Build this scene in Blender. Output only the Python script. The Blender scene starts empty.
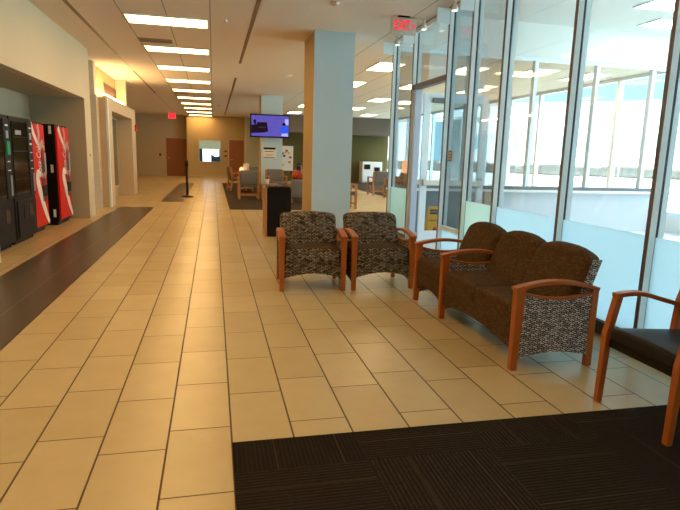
import bpy, bmesh, math, random
from mathutils import Vector, Matrix
random.seed(7)
C = bpy.context.scene.collection
PI = math.pi

# ---------------------------------------------------------------- materials
def new_mat(name):
    m = bpy.data.materials.new(name); m.use_nodes = True
    nt = m.node_tree; nt.nodes.clear()
    out = nt.nodes.new('ShaderNodeOutputMaterial')
    return m, nt, out
def N(nt, t, **kw):
    n = nt.nodes.new(t)
    for k, v in kw.items(): setattr(n, k, v)
    return n
def L(nt, a, b): nt.links.new(a, b)
def math_(nt, op, a, b=None, c=None):
    n = N(nt, 'ShaderNodeMath', operation=op)
    for i, v in enumerate((a, b, c)):
        if v is None: continue
        if isinstance(v, (int, float)): n.inputs[i].default_value = v
        else: L(nt, v, n.inputs[i])
    return n.outputs[0]
def mixc(nt, f, a, b):
    n = N(nt, 'ShaderNodeMix', data_type='RGBA')
    if isinstance(f, (int, float)): n.inputs[0].default_value = f
    else: L(nt, f, n.inputs[0])
    for i, v in ((6, a), (7, b)):
        if isinstance(v, tuple): n.inputs[i].default_value = (*v, 1)
        else: L(nt, v, n.inputs[i])
    return n.outputs[2]
def principled(nt, out, rough=.5, metal=0, spec=.5):
    p = N(nt, 'ShaderNodeBsdfPrincipled')
    p.inputs['Roughness'].default_value = rough; p.inputs['Metallic'].default_value = metal
    p.inputs['Specular IOR Level'].default_value = spec
    L(nt, p.outputs[0], out.inputs[0]); return p
def pmat(name, col, rough=.5, metal=0, var=.12, scale=8, spec=.5, bump=0, stretch=(1, 1, 1)):
    m, nt, out = new_mat(name); p = principled(nt, out, rough, metal, spec)
    tc = N(nt, 'ShaderNodeTexCoord'); mp = N(nt, 'ShaderNodeMapping'); mp.inputs['Scale'].default_value = stretch
    L(nt, tc.outputs['Object'], mp.inputs[0])
    no = N(nt, 'ShaderNodeTexNoise'); no.inputs['Scale'].default_value = scale; no.inputs['Detail'].default_value = 4
    L(nt, mp.outputs[0], no.inputs['Vector'])
    a = tuple(max(0, c * (1 - var)) for c in col); b = tuple(min(1, c * (1 + var)) for c in col)
    L(nt, mixc(nt, no.outputs['Fac'], a, b), p.inputs['Base Color'])
    if bump:
        bp = N(nt, 'ShaderNodeBump'); bp.inputs['Strength'].default_value = bump; bp.inputs['Distance'].default_value = .01
        L(nt, no.outputs['Fac'], bp.inputs['Height']); L(nt, bp.outputs[0], p.inputs['Normal'])
    return m
def emat(name, col, s, var=0.04):
    m, nt, out = new_mat(name); e = N(nt, 'ShaderNodeEmission')
    no = N(nt, 'ShaderNodeTexNoise'); no.inputs['Scale'].default_value = 5
    a = tuple(c * (1 - var) for c in col)
    L(nt, mixc(nt, no.outputs['Fac'], a, col), e.inputs['Color']); e.inputs['Strength'].default_value = s
    L(nt, e.outputs[0], out.inputs[0]); return m
def glass_mat(name, tint=(.955, .972, .985), refl=.06):
    m, nt, out = new_mat(name)
    t = N(nt, 'ShaderNodeBsdfTransparent'); g = N(nt, 'ShaderNodeBsdfGlossy'); g.inputs['Roughness'].default_value = .02
    lw = N(nt, 'ShaderNodeLayerWeight'); lw.inputs['Blend'].default_value = .12
    no = N(nt, 'ShaderNodeTexNoise'); no.inputs['Scale'].default_value = 1.5
    L(nt, mixc(nt, no.outputs['Fac'], tint, tuple(min(1, c * 1.03) for c in tint)), t.inputs[0])
    f = math_(nt, 'MULTIPLY_ADD', lw.outputs['Fresnel'], .6, refl * .3)
    mx = N(nt, 'ShaderNodeMixShader'); L(nt, f, mx.inputs[0]); L(nt, t.outputs[0], mx.inputs[1]); L(nt, g.outputs[0], mx.inputs[2])
    L(nt, mx.outputs[0], out.inputs[0]); return m
def frost_mat(name, col):
    m, nt, out = new_mat(name)
    tr = N(nt, 'ShaderNodeBsdfTranslucent'); df = N(nt, 'ShaderNodeBsdfDiffuse'); gl = N(nt, 'ShaderNodeBsdfGlossy')
    no = N(nt, 'ShaderNodeTexNoise'); no.inputs['Scale'].default_value = .8
    c = mixc(nt, no.outputs['Fac'], tuple(x * .95 for x in col), col)
    L(nt, c, tr.inputs[0]); L(nt, c, df.inputs[0]); gl.inputs['Roughness'].default_value = .15
    a = N(nt, 'ShaderNodeMixShader'); a.inputs[0].default_value = .18; L(nt, tr.outputs[0], a.inputs[1]); L(nt, df.outputs[0], a.inputs[2])
    b = N(nt, 'ShaderNodeMixShader'); b.inputs[0].default_value = .05; L(nt, a.outputs[0], b.inputs[1]); L(nt, gl.outputs[0], b.inputs[2])
    L(nt, b.outputs[0], out.inputs[0]); return m

X0, Y0, TW, TL, PB = .0718, 2.1175, .3048, .5668, .6905      # tile grid found from the photograph
def tile_mat():
    m, nt, out = new_mat('beige_porcelain_tile'); p = principled(nt, out, .3, 0, .36)
    g = N(nt, 'ShaderNodeNewGeometry'); s = N(nt, 'ShaderNodeSeparateXYZ'); L(nt, g.outputs['Position'], s.inputs[0])
    u = math_(nt, 'DIVIDE', math_(nt, 'SUBTRACT', s.outputs[0], X0), TW)
    col = math_(nt, 'FLOOR', u); fu = math_(nt, 'SUBTRACT', u, col)
    ph = math_(nt, 'MULTIPLY', math_(nt, 'SUBTRACT', 1, math_(nt, 'FLOORED_MODULO', col, 2)), PB)
    v = math_(nt, 'SUBTRACT', math_(nt, 'DIVIDE', math_(nt, 'SUBTRACT', s.outputs[1], Y0), TL), ph)
    row = math_(nt, 'FLOOR', v); fv = math_(nt, 'SUBTRACT', v, row)
    du = math_(nt, 'MULTIPLY', math_(nt, 'MINIMUM', fu, math_(nt, 'SUBTRACT', 1, fu)), TW)
    dv = math_(nt, 'MULTIPLY', math_(nt, 'MINIMUM', fv, math_(nt, 'SUBTRACT', 1, fv)), TL)
    joint = math_(nt, 'MAXIMUM', math_(nt, 'LESS_THAN', du, .0047), math_(nt, 'LESS_THAN', dv, .0035))
    cb = N(nt, 'ShaderNodeCombineXYZ'); L(nt, col, cb.inputs[0]); L(nt, row, cb.inputs[1])
    wn = N(nt, 'ShaderNodeTexWhiteNoise', noise_dimensions='3D'); L(nt, cb.outputs[0], wn.inputs['Vector'])
    no = N(nt, 'ShaderNodeTexNoise'); no.inputs['Scale'].default_value = 6; no.inputs['Detail'].default_value = 5
    L(nt, g.outputs['Position'], no.inputs['Vector'])
    f = math_(nt, 'ADD', math_(nt, 'MULTIPLY', wn.outputs['Value'], .5), math_(nt, 'MULTIPLY', no.outputs['Fac'], .6))
    c = mixc(nt, f, (.45, .34, .165), (.56, .43, .222))
    L(nt, mixc(nt, joint, c, (.085, .047, .02)), p.inputs['Base Color'])
    L(nt, math_(nt, 'MULTIPLY_ADD', joint, .4, .26), p.inputs['Roughness'])
    bp = N(nt, 'ShaderNodeBump'); bp.inputs['Strength'].default_value = .4; bp.inputs['Distance'].default_value = .003; bp.invert = True
    L(nt, joint, bp.inputs['Height']); L(nt, bp.outputs[0], p.inputs['Normal'])
    return m
def dark_tile_mat():
    m, nt, out = new_mat('dark_brown_tile'); p = principled(nt, out, .3, 0, .5)
    g = N(nt, 'ShaderNodeNewGeometry'); s = N(nt, 'ShaderNodeSeparateXYZ'); L(nt, g.outputs['Position'], s.inputs[0])
    u = math_(nt, 'FRACT', math_(nt, 'DIVIDE', math_(nt, 'ADD', s.outputs[0], 1.74 + .31 * 4), .31 * 1.0))
    v = math_(nt, 'FRACT', math_(nt, 'DIVIDE', s.outputs[1], .62))
    j = math_(nt, 'MAXIMUM', math_(nt, 'LESS_THAN', math_(nt, 'ABSOLUTE', math_(nt, 'ADD', s.outputs[0], 1.74)), .004),
              math_(nt, 'MULTIPLY', math_(nt, 'LESS_THAN', v, .007), .25))
    no = N(nt, 'ShaderNodeTexNoise'); no.inputs['Scale'].default_value = 5; no.inputs['Detail'].default_value = 6
    L(nt, g.outputs['Position'], no.inputs['Vector'])
    c = mixc(nt, no.outputs['Fac'], (.042, .027, .014), (.078, .051, .028))
    L(nt, mixc(nt, j, c, (.26, .18, .09)), p.inputs['Base Color']); return m
def carpet_mat(name, dark, light, cell, ox, oy, rot_alt=True):
    m, nt, out = new_mat(name); p = principled(nt, out, .95, 0, .1)
    g = N(nt, 'ShaderNodeNewGeometry'); s = N(nt, 'ShaderNodeSeparateXYZ'); L(nt, g.outputs['Position'], s.inputs[0])
    u = math_(nt, 'DIVIDE', math_(nt, 'SUBTRACT', s.outputs[0], ox), cell); v = math_(nt, 'DIVIDE', math_(nt, 'SUBTRACT', s.outputs[1], oy), cell)
    cu = math_(nt, 'FLOOR', u); cv = math_(nt, 'FLOOR', v)
    par = math_(nt, 'FLOORED_MODULO', math_(nt, 'ADD', cu, cv), 2)
    t = math_(nt, 'ADD', math_(nt, 'MULTIPLY', s.outputs[0], par), math_(nt, 'MULTIPLY', s.outputs[1], math_(nt, 'SUBTRACT', 1, par)))
    st = math_(nt, 'MULTIPLY_ADD', math_(nt, 'SINE', math_(nt, 'MULTIPLY', t, 2 * PI / .021)), .5, .5)
    cb = N(nt, 'ShaderNodeCombineXYZ'); L(nt, cu, cb.inputs[0]); L(nt, cv, cb.inputs[1])
    wn = N(nt, 'ShaderNodeTexWhiteNoise', noise_dimensions='3D'); L(nt, cb.outputs[0], wn.inputs['Vector'])
    no = N(nt, 'ShaderNodeTexNoise'); no.inputs['Scale'].default_value = 60; L(nt, g.outputs['Position'], no.inputs['Vector'])
    st = math_(nt, 'MULTIPLY', math_(nt, 'MULTIPLY', st, no.outputs['Fac']), math_(nt, 'MULTIPLY_ADD', wn.outputs['Value'], .9, .6))
    fr = math_(nt, 'FRACT', math_(nt, 'MULTIPLY_ADD', t, 1 / .305, .13))
    ln = math_(nt, 'MULTIPLY', math_(nt, 'LESS_THAN', fr, .018), .6)
    c = mixc(nt, st, dark, light)
    L(nt, mixc(nt, ln, c, tuple(x * 2.0 for x in light)), p.inputs['Base Color'])
    bp = N(nt, 'ShaderNodeBump'); bp.inputs['Strength'].default_value = .5; bp.inputs['Distance'].default_value = .004
    L(nt, st, bp.inputs['Height']); L(nt, bp.outputs[0], p.inputs['Normal']); return m
def ceiling_mat(name, col, xs, pitch=None, line=.012):
    m, nt, out = new_mat(name); p = principled(nt, out, .9, 0, .1)
    g = N(nt, 'ShaderNodeNewGeometry'); s = N(nt, 'ShaderNodeSeparateXYZ'); L(nt, g.outputs['Position'], s.inputs[0])
    j = None
    for x in xs:
        a = math_(nt, 'LESS_THAN', math_(nt, 'ABSOLUTE', math_(nt, 'SUBTRACT', s.outputs[0], x)), line / 2)
        j = a if j is None else math_(nt, 'MAXIMUM', j, a)
    if pitch:
        fr = math_(nt, 'FRACT', math_(nt, 'DIVIDE', math_(nt, 'SUBTRACT', s.outputs[0], 2.8), pitch))
        far = math_(nt, 'MULTIPLY', math_(nt, 'GREATER_THAN', s.outputs[0], 2.75), math_(nt, 'LESS_THAN', fr, line / pitch))
        j = math_(nt, 'MAXIMUM', j, far)
    no = N(nt, 'ShaderNodeTexNoise'); no.inputs['Scale'].default_value = 30; L(nt, g.outputs['Position'], no.inputs['Vector'])
    c = mixc(nt, no.outputs['Fac'], tuple(x * .96 for x in col), col)
    L(nt, mixc(nt, j, c, tuple(x * .35 for x in col)), p.inputs['Base Color']); return m
def fabric_mat(name, base, dark, dash, amount=.5, sx=.05, sy=.02):
    m, nt, out = new_mat(name); p = principled(nt, out, .9, 0, .15)
    uv = N(nt, 'ShaderNodeUVMap'); s = N(nt, 'ShaderNodeSeparateXYZ'); L(nt, uv.outputs[0], s.inputs[0])
    w = math_(nt, 'MULTIPLY', math_(nt, 'SINE', math_(nt, 'MULTIPLY', s.outputs[0], 2 * PI / (sx * 2.0))), sy * .45)
    cb = N(nt, 'ShaderNodeCombineXYZ'); L(nt, s.outputs[0], cb.inputs[0]); L(nt, math_(nt, 'ADD', s.outputs[1], w), cb.inputs[1])
    br = N(nt, 'ShaderNodeTexBrick'); L(nt, cb.outputs[0], br.inputs['Vector'])
    br.offset = .37; br.offset_frequency = 2; br.squash = 1
    br.inputs['Color1'].default_value = (*dash, 1); br.inputs['Color2'].default_value = (*base, 1); br.inputs['Mortar'].default_value = (*dark, 1)
    br.inputs['Scale'].default_value = 1; br.inputs['Brick Width'].default_value = sx; br.inputs['Row Height'].default_value = sy
    br.inputs['Mortar Size'].default_value = sy * .22; br.inputs['Mortar Smooth'].default_value = .3; br.inputs['Bias'].default_value = 1 - 2 * amount
    no = N(nt, 'ShaderNodeTexNoise'); no.inputs['Scale'].default_value = 180; L(nt, uv.outputs[0], no.inputs['Vector'])
    n2 = math_(nt, 'MULTIPLY_ADD', no.outputs['Fac'], .9, .5)
    hs = N(nt, 'ShaderNodeMix', data_type='RGBA', blend_type='MULTIPLY'); hs.inputs[0].default_value = 1
    L(nt, br.outputs['Color'], hs.inputs[6]); cc = N(nt, 'ShaderNodeCombineColor')
    for i in range(3): L(nt, n2, cc.inputs[i])
    L(nt, cc.outputs[0], hs.inputs[7]); L(nt, hs.outputs[2], p.inputs['Base Color'])
    bp = N(nt, 'ShaderNodeBump'); bp.inputs['Strength'].default_value = .3; bp.inputs['Distance'].default_value = .002
    L(nt, br.outputs['Fac'], bp.inputs['Height']); bp.invert = True; L(nt, bp.outputs[0], p.inputs['Normal']); return m
def wood_mat(name, a, b, rough=.35, stretch=(20, 20, 2.2)):
    m, nt, out = new_mat(name); p = principled(nt, out, rough, 0, .4)
    tc = N(nt, 'ShaderNodeTexCoord'); mp = N(nt, 'ShaderNodeMapping'); mp.inputs['Scale'].default_value = stretch
    L(nt, tc.outputs['Object'], mp.inputs[0])
    no = N(nt, 'ShaderNodeTexNoise'); no.inputs['Scale'].default_value = 3; no.inputs['Detail'].default_value = 6; no.inputs['Distortion'].default_value = .6
    L(nt, mp.outputs[0], no.inputs['Vector']); L(nt, mixc(nt, no.outputs['Fac'], a, b), p.inputs['Base Color']); return m

M = {}
M['tile'] = tile_mat(); M['dtile'] = dark_tile_mat()
M['carpet'] = carpet_mat('dark_brown_carpet_tiles', (.012, .008, .0055), (.034, .024, .015), .61, X0 - .61, 2.24 - 1.22)
M['carpet2'] = carpet_mat('brown_lounge_carpet', (.035, .022, .014), (.075, .05, .03), .61, .385, 13.9)
M['ceil'] = ceiling_mat('corridor_ceiling_tile', (.80, .70, .59), (-1.95, -1.29, -.65, -.02), .66, .014)
M['ceil2'] = ceiling_mat('vestibule_ceiling_paint', (.72, .72, .69), (5.5, 7.9), None, .006)
M['wall'] = pmat('cream_wall_paint', (.66, .58, .42), .8, var=.03, scale=2)
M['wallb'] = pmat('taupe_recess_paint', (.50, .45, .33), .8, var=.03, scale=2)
M['wallc'] = pmat('pale_green_wall_paint', (.50, .53, .44), .8, var=.03, scale=2)
M['walld'] = pmat('tan_far_wall_paint', (.50, .40, .26), .8, var=.03, scale=2)
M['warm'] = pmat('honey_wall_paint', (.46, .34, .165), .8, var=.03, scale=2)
M['lam'] = pmat('pale_wood_panel_cladding', (.60, .48, .34), .6, var=.1, scale=4, stretch=(.4, .4, 8))
M['olive'] = pmat('olive_wall_paint', (.10, .078, .015), .8, var=.05, scale=2)
M['soffit'] = pmat('brown_soffit_paint', (.13, .10, .08), .8, var=.05)
M['white'] = pmat('white_wall_paint', (.84, .86, .84), .7, var=.02, scale=2)
M['grey'] = pmat('light_grey_wall_paint', (.60, .64, .67), .6, var=.03, scale=2)
M['dgrey'] = pmat('dark_grey_panel', (.17, .18, .18), .5, var=.06)
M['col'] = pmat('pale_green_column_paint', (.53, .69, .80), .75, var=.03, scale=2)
M['alu'] = pmat('brushed_aluminium', (.86, .95, 1.0), .4, 0, var=.04, stretch=(30, 30, .5))
M['alu2'] = pmat('pale_aluminium_frame', (.80, .91, 1.0), .4, .1, var=.03)
M['bronze'] = pmat('bronze_edge_trim', (.17, .135, .12), .45, .2)
M['gasket'] = pmat('blue_black_gasket', (.018, .04, .065), .5)
M['curb'] = pmat('dark_curb_paint', (.06, .055, .05), .5)
M['glass'] = glass_mat('clear_glass')
M['doorglass'] = glass_mat('grey_tinted_door_glass', (.85, .90, .92))
M['frost'] = frost_mat('frosted_blue_film', (.80, .95, 1.0))
M['frost2'] = frost_mat('frosted_film_greener_tint', (.80, .92, .84))  # greener tint of the frosted film, used on two panes
M['wood'] = wood_mat('reddish_cherry_wood', (.30, .072, .010), (.45, .128, .02), .38)
M['wood2'] = wood_mat('orange_oak_wood', (.36, .15, .045), (.50, .23, .07), .4)
M['doorw'] = wood_mat('brown_door_veneer', (.23, .075, .022), (.31, .105, .032), .45)
M['fab'] = fabric_mat('brown_dash_fabric', (.055, .034, .017), (.018, .011, .006), (.42, .35, .26), .5, .04, .0165)
M['fabs'] = fabric_mat('dark_brown_dash_fabric', (.085, .045, .018), (.05, .026, .010), (.17, .10, .05), .4, .028, .0115)
M['fab_cool'] = fabric_mat('cool_lit_dash_fabric', (.12, .105, .098), (.014, .012, .012), (.66, .63, .61), .6, .036, .0155)  # sofa fabric greyed so its colour carries the cooler light on the sides
M['seatblk'] = pmat('black_leatherette', (.014, .011, .011), .5, spec=.2, var=.3, scale=40, bump=.1)
M['gryfab'] = pmat('grey_upholstery', (.17, .165, .155), .9, var=.15, scale=60)
M['blk'] = pmat('black_plastic', (.010, .009, .009), .45, var=.2, spec=.15)
M['blk2'] = pmat('charcoal_panel', (.014, .011, .010), .5, var=.2, spec=.12)
M['dglass'] = pmat('dark_display_glass', (.014, .012, .011), .08, var=.4, scale=4)
M['red'] = pmat('red_vinyl_graphic', (.70, .012, .006), .4, var=.12, scale=3, spec=.15)
M['wht'] = pmat('white_vinyl', (.85, .83, .80), .4, var=.04)
M['pink'] = pmat('pale_pink_vinyl', (.62, .33, .30), .4, var=.25, scale=6)
M['cola'] = pmat('dark_cola_print', (.07, .02, .012), .3, var=.3)
M['metal'] = pmat('satin_steel', (.55, .55, .54), .3, .8)
M['paper'] = pmat('white_paper', (.78, .77, .72), .8, var=.03)
M['yellow'] = pmat('yellow_plastic', (1.0, .43, .005), .4, var=.05)
M['skin'] = pmat('skin', (.42, .22, .14), .6, var=.08)
M['hair'] = pmat('dark_hair', (.015, .01, .008), .6, var=.3)
M['shirt'] = pmat('orange_red_cloth', (.62, .07, .02), .85, var=.12)
M['trouser'] = pmat('dark_blue_cloth', (.02, .025, .05), .85, var=.12)
M['gglass'] = pmat('green_display_glass', (.13, .15, .09), .15, var=.15, scale=3)
M['vent'] = pmat('brown_vent_grille', (.27, .17, .10), .6)
M['cvent'] = pmat('tan_ceiling_vent', (.36, .28, .19), .6)
M['grass'] = pmat('pale_outdoor_paving', (.52, .60, .52), .9, var=.12, scale=.3)
M['hedge'] = pmat('dark_hedge_leaves', (.13, .12, .10), .95, var=.5, scale=2)
M['bldg'] = pmat('white_concrete_facade', (.92, .93, .92), .8, var=.03, scale=.5)
M['bglass'] = pmat('pale_blue_facade_glass', (.30, .52, .58), .3, var=.1, scale=.3)
M['bcol'] = pmat('grey_concrete_column', (.36, .36, .33), .8, var=.06)
M['lamp'] = emat('fluorescent_diffuser', (1, .585, .215), 18.0)
M['lampw'] = emat('lounge_fluorescent_diffuser', (1, .72, .38), 12.0)
M['lampv'] = emat('vestibule_fluorescent_diffuser', (.90, .95, 1), 13.5)
M['cove'] = emat('cove_light_tube', (1, .62, .25), 150.0)
M['exit'] = emat('red_exit_glow', (1, .03, .045), 1.3)
M['exitbg'] = pmat('brushed_steel_exit_face', (.62, .62, .57), .35, .3)
M['scr'] = emat('violet_screen_picture', (.13, .10, .50), 1.1, .25)
M['scr_dark'] = emat('dark_screen_picture', (.03, .012, .03), .6)
M['scr_blue'] = emat('blue_screen_picture', (.03, .09, .75), 1.2)
M['scr_lite'] = emat('light_screen_picture', (.38, .42, .85), 1.2)
M['scr_white'] = emat('white_screen_picture', (1, 1, 1), 2.0)
M['scr_green'] = emat('pale_green_screen_picture', (.42, .45, .26), 1.0, .4)
M['scr_teal'] = emat('dark_teal_screen_picture', (.02, .05, .06), 1.0, .3)
M['glow'] = emat('small_lamp_glow', (1, .45, .18), 2.2)
M['spot'] = emat('spot_bulb', (1, .95, .85), 2.0)

# ---------------------------------------------------------------- mesh builder
class MB:
    def __init__(s): s.bm = bmesh.new()
    def box(s, x0, x1, y0, y1, z0, z1, mtx=None):
        v = [s.bm.verts.new((x, y, z)) for x in (x0, x1) for y in (y0, y1) for z in (z0, z1)]
        for f in ((0, 1, 3, 2), (4, 6, 7, 5), (0, 4, 5, 1), (2, 3, 7, 6), (0, 2, 6, 4), (1, 5, 7, 3)): s.bm.faces.new([v[i] for i in f])
        if mtx is not None:
            for q in v: q.co = mtx @ q.co
        return s
    def rbox(s, x0, x1, y0, y1, z0, z1, r, seg=3, cuts=0, fn=None):
        t = bmesh.new(); w = MB.__new__(MB); w.bm = t; w.box(x0, x1, y0, y1, z0, z1)
        bmesh.ops.bevel(t, geom=list(t.edges), offset=r, segments=seg, profile=.5, affect='EDGES', clamp_overlap=True)
        for ax, a, b in ((0, x0, x1), (2, z0, z1)):
            for k in range(1, cuts + 1):
                co = [0, 0, 0]; no = [0, 0, 0]; co[ax] = a + (b - a) * k / (cuts + 1); no[ax] = 1
                bmesh.ops.bisect_plane(t, geom=list(t.verts) + list(t.edges) + list(t.faces), plane_co=co, plane_no=no)
        if fn:
            for v in t.verts: v.co = Vector(fn(*v.co))
        s.merge(t); return s
    def merge(s, t):
        me = bpy.data.meshes.new('tmp'); t.to_mesh(me); t.free(); s.bm.from_mesh(me); bpy.data.meshes.remove(me)
    def ngon(s, pts): s.bm.faces.new([s.bm.verts.new(p) for p in pts]); return s
    def prism(s, pts, d):
        a = [s.bm.verts.new(p) for p in pts]; b = [s.bm.verts.new(Vector(p) + Vector(d)) for p in pts]; n = len(a)
        s.bm.faces.new(a); s.bm.faces.new(b[::-1])
        for i in range(n): s.bm.faces.new((a[i], b[i], b[(i + 1) % n], a[(i + 1) % n]))
        return s
    def strip(s, top, bot, d):
        """solid between two polylines of equal length, extruded by d"""
        n = len(top); d = Vector(d); T = [s.bm.verts.new(p) for p in top]; B = [s.bm.verts.new(p) for p in bot]
        T2 = [s.bm.verts.new(Vector(p) + d) for p in top]; B2 = [s.bm.verts.new(Vector(p) + d) for p in bot]
        for i in range(n - 1):
            for q in ((B[i], B[i+1], T[i+1], T[i]), (T2[i], T2[i+1], B2[i+1], B2[i]), (T[i], T[i+1], T2[i+1], T2[i]), (B2[i], B2[i+1], B[i+1], B[i])): s.bm.faces.new(q)
        s.bm.faces.new((T[0], T2[0], B2[0], B[0])); s.bm.faces.new((B[-1], B2[-1], T2[-1], T[-1])); return s
    def sweep(s, path, halfs):
        """rectangular bar along path (points in a y-z plane, x constant): halfs = (half x width, half thickness) per point"""
        rings = []; n = len(path)
        for i, p in enumerate(path):
            p = Vector(p); a = Vector(path[max(0, i-1)]); b = Vector(path[min(n-1, i+1)]); t = (b - a).normalized()
            nx = Vector((1, 0, 0)); nn = nx.cross(t).normalized(); hx, ht = halfs[i] if isinstance(halfs, list) else halfs
            rings.append([s.bm.verts.new(p + nx * sx * hx + nn * st * ht) for sx, st in ((-1, -1), (1, -1), (1, 1), (-1, 1))])
        for a, b in zip(rings, rings[1:]):
            for k in range(4): s.bm.faces.new((a[k], a[(k+1) % 4], b[(k+1) % 4], b[k]))
        s.bm.faces.new(rings[0][::-1]); s.bm.faces.new(rings[-1]); return s
    def tube(s, pts, r, n=10):
        rings = []; m = len(pts)
        for i, p in enumerate(pts):
            p = Vector(p); a = Vector(pts[max(0, i-1)]); b = Vector(pts[min(m-1, i+1)]); t = (b - a).normalized()
            up = Vector((0, 0, 1)) if abs(t.z) < .9 else Vector((1, 0, 0)); u = t.cross(up).normalized(); v = t.cross(u)
            rr = r[i] if isinstance(r, list) else r
            rings.append([s.bm.verts.new(p + u * math.cos(2*PI*k/n) * rr + v * math.sin(2*PI*k/n) * rr) for k in range(n)])
        for a, b in zip(rings, rings[1:]):
            for k in range(n): s.bm.faces.new((a[k], a[(k+1) % n], b[(k+1) % n], b[k]))
        s.bm.faces.new(rings[0][::-1]); s.bm.faces.new(rings[-1]); return s
    def lathe(s, prof, c=(0, 0, 0), n=20):
        rings = [[s.bm.verts.new((c[0] + r * math.cos(2*PI*k/n), c[1] + r * math.sin(2*PI*k/n), c[2] + z)) for k in range(n)] for r, z in prof]
        for a, b in zip(rings, rings[1:]):
            for k in range(n): s.bm.faces.new((a[k], a[(k+1) % n], b[(k+1) % n], b[k]))
        s.bm.faces.new(rings[0][::-1]); s.bm.faces.new(rings[-1]); return s
    def build(s, name, mat, parent=None, bevel=0, smooth=False, loc=None):
        bm = s.bm; bmesh.ops.recalc_face_normals(bm, faces=bm.faces)
        uv = bm.loops.layers.uv.new('UVMap')
        for f in bm.faces:
            n = f.normal; ax = max(range(3), key=lambda i: abs(n[i]))
            for l in f.loops:
                c = l.vert.co; l[uv].uv = (c.y, c.z) if ax == 0 else ((c.x, c.z) if ax == 1 else (c.x, c.y))
            f.smooth = smooth
        me = bpy.data.meshes.new(name); bm.to_mesh(me); bm.free(); me.materials.append(mat)
        o = bpy.data.objects.new(name, me); C.objects.link(o); o.parent = parent
        if loc: o.location = loc
        if bevel:
            b = o.modifiers.new('bevel', 'BEVEL'); b.width = bevel; b.segments = 2; b.limit_method = 'ANGLE'
        return o
def bx(name, mat, x0, x1, y0, y1, z0, z1, parent=None, bevel=0): return MB().box(x0, x1, y0, y1, z0, z1).build(name, mat, parent, bevel)
def thing(name, label, cat, loc=(0, 0, 0), rz=0, group=None):
    o = bpy.data.objects.new(name, None); C.objects.link(o); o.location = loc; o.rotation_euler = (0, 0, rz); o.empty_display_size = .1
    o['label'] = label; o['category'] = cat
    if group: o['group'] = group
    return o
def tag(o, label, cat, group=None):
    o['label'] = label; o['category'] = cat
    if group: o['group'] = group
    return o
def S(o, label=None):
    o['kind'] = 'structure'
    if label: o['label'] = label
    return o
def sbx(name, mat, *a, **k): return S(bx(name, mat, *a, **k))
def dup(root, loc, rz, label, group=None):
    r = root.copy(); C.objects.link(r); r.location = loc; r.rotation_euler = (0, 0, rz); r['label'] = label
    if group: r['group'] = group
    for ch in list(root.children):
        c = ch.copy(); C.objects.link(c); c.parent = r
        for g in ch.children:
            d = g.copy(); C.objects.link(d); d.parent = c
    return r
def text(s, size, mat, parent, mtx, name='lettering', ext=.001, sx=1.0, shear=0, bold=0):
    cu = bpy.data.curves.new(name, 'FONT'); cu.body = s; cu.size = size; cu.extrude = ext; cu.align_x = 'CENTER'; cu.align_y = 'CENTER'; cu.shear = shear; cu.offset = bold
    t = bpy.data.objects.new(name, cu); C.objects.link(t)
    dg = bpy.context.evaluated_depsgraph_get(); me = bpy.data.meshes.new_from_object(t.evaluated_get(dg))
    bpy.data.objects.remove(t); me.transform(mtx @ Matrix.Diagonal((sx, 1, 1, 1))); me.materials.clear(); me.materials.append(mat)
    o = bpy.data.objects.new(name, me); C.objects.link(o); o.parent = parent; return o
RX = Matrix.Rotation(PI/2, 4, 'X')                                    # text lying in x-y stands up facing -Y
def front(x, y, z): return Matrix.Translation((x, y, z)) @ RX

# ---------------------------------------------------------------- setting
CZ, VZ, GX, WX = 3.37, 3.93, 3.15, 9.3        # ceilings, glass wall, exterior window wall
WY = 9.8                                      # inner window wall across the vestibule
FY = 32.3
def plane(name, mat, x0, x1, y0, y1, z, t=.1): return S(bx(name, mat, x0, x1, y0, y1, z - t, z))
plane('floor', M['tile'], -6, WX + .1, -4, FY + 1.2, 0)
S(bx('floor_carpet', M['carpet'], X0, 3.09, -4, Y0 + PB * TL, 0, .006), 'dark brown striped carpet tiles in the foreground')
S(bx('floor_carpet', M['carpet2'], .385, 3.35, 13.9, 26.2, 0, .006), 'brown carpet under the waiting chairs left of the far column')
S(bx('floor_carpet', M['carpet2'], 5.97, WX - .05, 15.2, 29.4, 0, .006), 'brown carpet along the windows of the far lounge')
S(bx('floor_inlay', M['dtile'], -2.27, -1.452, -4, 14.4, 0, .003), 'dark brown tile band along the vending alcove')
S(bx('floor_inlay', M['dtile'], -1.44, -.86, 16.0, 25.7, 0, .003), 'farther dark brown tile band in the corridor')
S(bx('ceiling', M['ceil'], -6, GX + .1, -4, FY + 1.2, CZ, CZ + .12))
S(bx('ceiling', M['ceil'], GX + .1, WX + .1, WY + .1, FY, CZ, CZ + .12))
S(bx('ceiling', M['ceil2'], GX - .05, WX + .1, -4, WY + .1, VZ, VZ + .12))
M['bounce_floor'] = pmat('light_grey_bounce_floor', (.58, .62, .64), .4, var=.05, scale=3)  # grey floor added over the tile for cooler bounce light
S(bx('floor_vestibule_bounce', M['bounce_floor'], 3.2, WX, -4, WY, 0, .004))
# open slots in the corridor ceiling
for k, (x, a, b) in enumerate(((-1.95, 5.0, 12.95), (-1.95, 15.4, 20.9), (.61, 4.0, 13.1), (.62, 15.6, 30.8))):
    o = MB().box(x - .03, x + .03, a, b, CZ - .004, CZ + .002).build('trim_%d' % (k + 21), M['vent']); S(o)
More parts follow.
